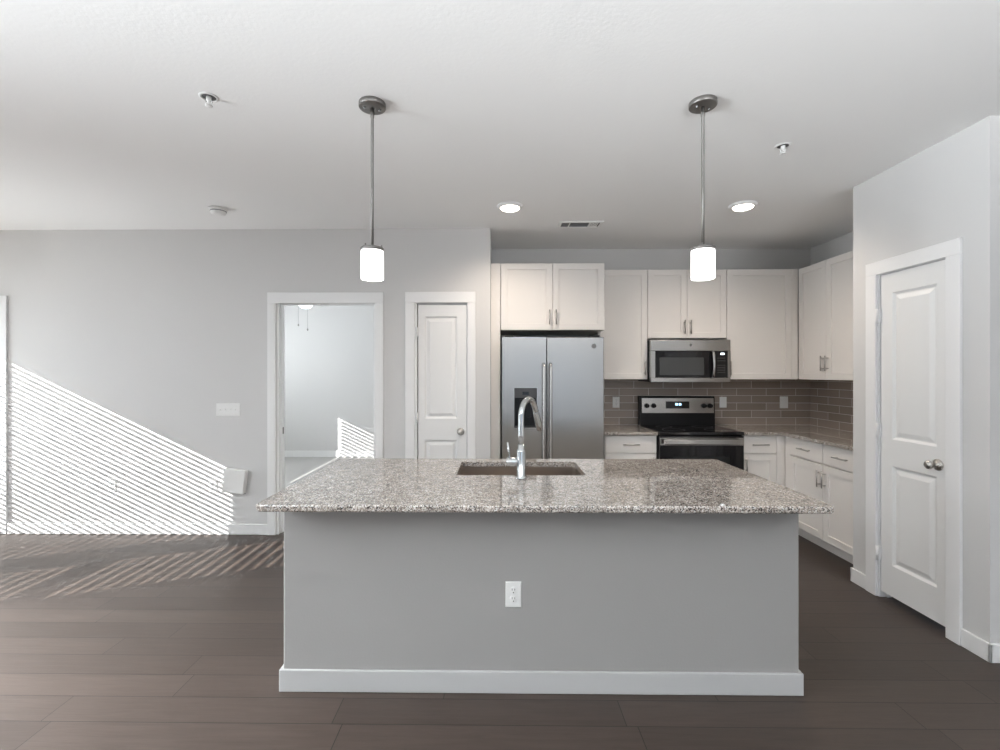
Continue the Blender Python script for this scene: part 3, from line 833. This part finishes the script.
bm = NB(); box(bm, 1.463 - rx, 2.217 - rx, 4.265 - ry, 4.303 - ry, .05, .225, .004); mesh('storage_drawer', bm, 'steel', rg)

# ------------------------------------------------------------------ microwave
mw = thing('microwave', 'stainless steel microwave mounted above the range', 'microwave', (1.843, 4.7, 1.361))
mx_, my_, mz_ = 1.84, 4.7, 1.373


def mb(bm, x0, x1, y0, y1, z0, z1, bev=0, seg=2): box(bm, x0 - mx_, x1 - mx_, y0 - my_, y1 - my_, z0 - mz_, z1 - mz_, bev, seg)


bm = NB(); mb(bm, 1.460, 2.222, 4.560, 4.92, 1.381, 1.788, .002); mesh('housing', bm, 'black', mw)
bm = NB(); mb(bm, 1.460, 2.222, 4.522, 4.560, 1.676, 1.786, .006, 3); mb(bm, 1.460, 2.222, 4.522, 4.560, 1.375, 1.421, .006, 3)
mb(bm, 1.460, 1.503, 4.5225, 4.560, 1.4205, 1.6765); mb(bm, 2.194, 2.222, 4.5225, 4.560, 1.4205, 1.6765)
fm = mesh('face_frame', bm, 'steel_light', mw)
bm = NB(); mb(bm, 1.503, 2.029, 4.526, 4.560, 1.421, 1.676, .002); md = mesh('microwave_door', bm, 'black_glass', mw)
bm = NB(); mb(bm, 1.546, 1.972, 4.5245, 4.528, 1.444, 1.615, .001); mesh('door_window', bm, 'mesh_glass', md)
bm = NB()
pts = [(2.047 - mx_, 4.526 - my_, 1.668 - mz_), (2.047 - mx_, 4.500 - my_, 1.662 - mz_)] + [(2.047 - mx_, 4.495 - .012 * math.sin(math.pi * k / 8) - my_, (1.655 - .215 * k / 8) - mz_) for k in range(9)] + [(2.047 - mx_, 4.526 - my_, 1.430 - mz_)]
tube(bm, pts, .0125, 14); mesh('handle', bm, 'steel_light', md)
bm = NB(); mb(bm, 2.066, 2.194, 4.525, 4.560, 1.421, 1.676, .002); cp = mesh('control_panel', bm, 'black_glass', mw)
bm = NB(); mb(bm, 2.128, 2.162, 4.5238, 4.526, 1.640, 1.658); mesh('clock_display', bm, 'display_white', cp)
for rows in ((0, 1), (3, 4, 5, 6)):
    bm = NB()
    for r_ in rows:
        for c_ in range(4):
            x = 2.098 + c_ * .020; z = 1.605 - r_ * .023
            mb(bm, x, x + .011, 4.5242, 4.526, z, z + .007)
    mesh('keypad', bm, 'key', cp)
badge(mw, 1.842 - mx_, 4.522 - my_, 1.735 - mz_, .013)

# ------------------------------------------------------------------ ceiling fixtures
pend = thing('pendant_light', 'left nickel pendant with frosted cylinder shade above the island', 'pendant light', (-.604, 2.250, 1.903), group='pendants above the island')
hz = H - 1.903
bm = NB(); lathe(bm, [(.0625, hz), (.0635, hz - .002), (.0635, hz - .021), (.0620, hz - .023), (.010, hz - .0235)], n=36)
can = mesh('canopy', bm, 'dark_nickel', pend)
for s in (-1, 1):
    bm = NB(); lathe(bm, [(.0055, 0), (.0055, -.005), (.003, -.008)], (s * .034, s * .012, hz - .024), 'z', 12); mesh('canopy_screw', bm, 'chrome', can)
bm = NB(); lathe(bm, [(.009, hz - .026), (.009, hz - .068), (.0072, hz - .072), (.0070, hz - .40), (.0070, .152)], n=16); mesh('rod', bm, 'dark_nickel', pend)
bm = NB(); lathe(bm, [(.006, .156), (.050, .154), (.0555, .150), (.0555, .138), (.050, .136), (.006, .136)], n=32)
for s in (0, 2.1, 4.2): lathe(bm, [(.004, .145), (.004, .162), (.002, .165)], (.045 * math.cos(s), .045 * math.sin(s), 0), 'z', 10)
mesh('shade_cap', bm, 'dark_nickel', pend)
bm = NB()
lathe(bm, [(.053, .140), (.054, .130), (.054, .004), (.0525, 0), (.051, .004), (.051, .130), (.050, .138)], n=40, caps=False); mesh('lamp_shade', bm, 'shade', pend)
bm = NB(); lathe(bm, [(.012, .134), (.014, .12), (.026, .09), (.030, .068), (.026, .045), (.014, .032), (.001, .030)], n=20); mesh('bulb', bm, 'bulb', pend)
dup(pend, (.979, 2.258, 1.903), 'right nickel pendant with frosted cylinder shade in front of the kitchen')

rl = thing('recessed_light', 'lit recessed ceiling light left of the air vent', 'recessed light', (.093, 3.648, H), group='recessed kitchen lights')
bm = NB(); lathe(bm, [(.100, 0), (.098, -.010), (.080, -.020), (.072, -.018), (.070, -.006)], n=40, caps=False); mesh('trim_ring', bm, 'trim', rl)
bm = NB(); lathe(bm, [(.071, -.010), (.068, -.024), (.050, -.031), (.002, -.034)], n=32, caps=False); mesh('lens', bm, 'lamp', rl)
ld = bpy.data.lights.new('downlight', 'SPOT'); ld.energy = 52; ld.spot_size = R(155); ld.spot_blend = 1.0; ld.shadow_soft_size = 0.06; ld.color = (1.0, 0.87, 0.74)
lo_ = bpy.data.objects.new('downlight', ld); C.objects.link(lo_); lo_.location = (0, 0, -.05); lo_.parent = rl
dup(rl, (1.889, 3.648, H), 'lit recessed ceiling light right of the right pendant')

vt = thing('air_vent', 'white rectangular louvred air vent in the ceiling', 'air vent', (.715, 4.10, H), rz=0)
bm = NB()
for q in ((-.19, -.165, -.085, .085), (.165, .19, -.085, .085), (-.165, .165, -.085, -.062), (-.165, .165, .062, .085)): box(bm, q[0], q[1], q[2], q[3], -.010, 0, .002)
box(bm, -.100, -.092, -.062, .062, -.009, 0); box(bm, .072, .080, -.062, .062, -.009, 0)
mesh('vent_frame', bm, 'plastic', vt)
bm = NB(); box(bm, -.165, .165, -.062, .062, -.0012, -.0002); mesh('duct_opening', bm, 'slot', vt)
for (x0, x1, horiz) in ((-.163, -.102, False), (-.090, .070, True), (.082, .163, False)):
    bm = NB()
    if horiz:
        for k in range(9):
            y = -.056 + k * .014
            box(bm, x0, x1, y - .0008, y + .0008, -.0045, -.002)
    else:
        n = int((x1 - x0) / .012); s = 1 if x0 > 0 else -1
        for k in range(n):
            x = x0 + .006 + k * .012
            box(bm, x - .0035 * (1.3 if s > 0 else 1), x + .0035, -.06, .06, -.006, -.003)
    mesh('louvres', bm, 'plastic' if x0 > 0 else 'grey', vt)  # shade inside the white vent put into grey left and middle louvres

sp = thing('fire_sprinkler', 'white recessed fire sprinkler in the ceiling at the upper left', 'sprinkler', (-1.357, 2.19, H), group='ceiling fire sprinklers')
bm = NB(); lathe(bm, [(.042, 0), (.042, -.002), (.037, -.004), (.032, -.004), (.030, -.0008)], n=32, caps=False); mesh('escutcheon', bm, 'plastic', sp)
bm = NB(); lathe(bm, [(.0305, -.0005), (.001, -.0008)], n=24, caps=False); mesh('cup', bm, 'dispenser', sp)
bm = NB(); lathe(bm, [(.012, 0), (.012, -.016), (.007, -.020), (.005, -.030)], n=16)
for s in (-1, 1): tube(bm, [(s * .010, 0, -.014), (s * .015, 0, -.024), (s * .010, 0, -.036), (0, 0, -.040)], .0022, 8)
mesh('sprinkler_head', bm, 'plastic', sp)
bm = NB(); lathe(bm, [(.004, -.038), (.016, -.041), (.016, -.043), (.002, -.044)], n=20)
for k in range(8):
    a = k * math.pi / 4; box(bm, .014 * math.cos(a) - .002, .014 * math.cos(a) + .002, .014 * math.sin(a) - .002, .014 * math.sin(a) + .002, -.0435, -.0405)
mesh('deflector', bm, 'plastic', sp)
dup(sp, (1.626, 2.702, H), 'white recessed fire sprinkler in the ceiling right of the right pendant')

sm = thing('smoke_detector', 'round white smoke detector on the ceiling above the long grey wall', 'smoke detector', (-2.205, 3.68, H))
bm = NB(); lathe(bm, [(.070, 0), (.070, -.010), (.066, -.014)], n=36); mesh('mounting_base', bm, 'plastic', sm)
bm = NB(); lathe(bm, [(.060, -.013), (.058, -.030), (.050, -.044), (.034, -.050), (.002, -.051)], n=36, caps=False); mesh('detector_cover', bm, 'plastic', sm)
bm = NB(); lathe(bm, [(.059, -.020), (.0600, -.024), (.0585, -.028)], n=36, caps=False); mesh('vent_ring', bm, 'grey', sm)

# ------------------------------------------------------------------ bedroom ceiling fan
fn = thing('ceiling_fan', 'white ceiling fan with light and pull chains in the bedroom', 'ceiling fan', (-2.53, 6.15, 2.297))
hf = H - 2.297
bm = NB(); lathe(bm, [(.07, hf), (.07, hf - .02), (.03, hf - .06), (.014, hf - .06), (.014, .20), (.06, .195), (.11, .17), (.12, .12), (.10, .09), (.05, .08)], n=32); mesh('motor_housing', bm, 'plastic', fn)
for k in range(5):
    a = 2 * math.pi * k / 5 + .3
    bm = NB(); box(bm, .17, .62, -.065, .065, .125, .132, .003); box(bm, .09, .20, -.015, .015, .118, .126)
    bmesh.ops.rotate(bm, verts=bm.verts, cent=(0, 0, 0), matrix=Matrix.Rotation(a, 3, 'Z')); mesh('fan_blade', bm, 'plastic', fn)
bm = NB(); lathe(bm, [(.05, .08), (.085, .07), (.09, .05), (.07, .022), (.04, .006), (.002, 0)], n=32, caps=False); mesh('lamp_bowl', bm, 'display_white', fn)
for dx, ln in ((-.065, .27), (.055, .33)):
    bm = NB(); tube(bm, [(dx, -.07, .07), (dx, -.07, .07 - ln)], .0018, 6); c = mesh('pull_chain', bm, 'grey', fn)
    bm = NB(); lathe(bm, [(.002, 0), (.008, -.012), (.010, -.024), (.004, -.034)], (dx, -.07, .07 - ln), 'z', 12); mesh('chain_fob', bm, 'dark_nickel', c)
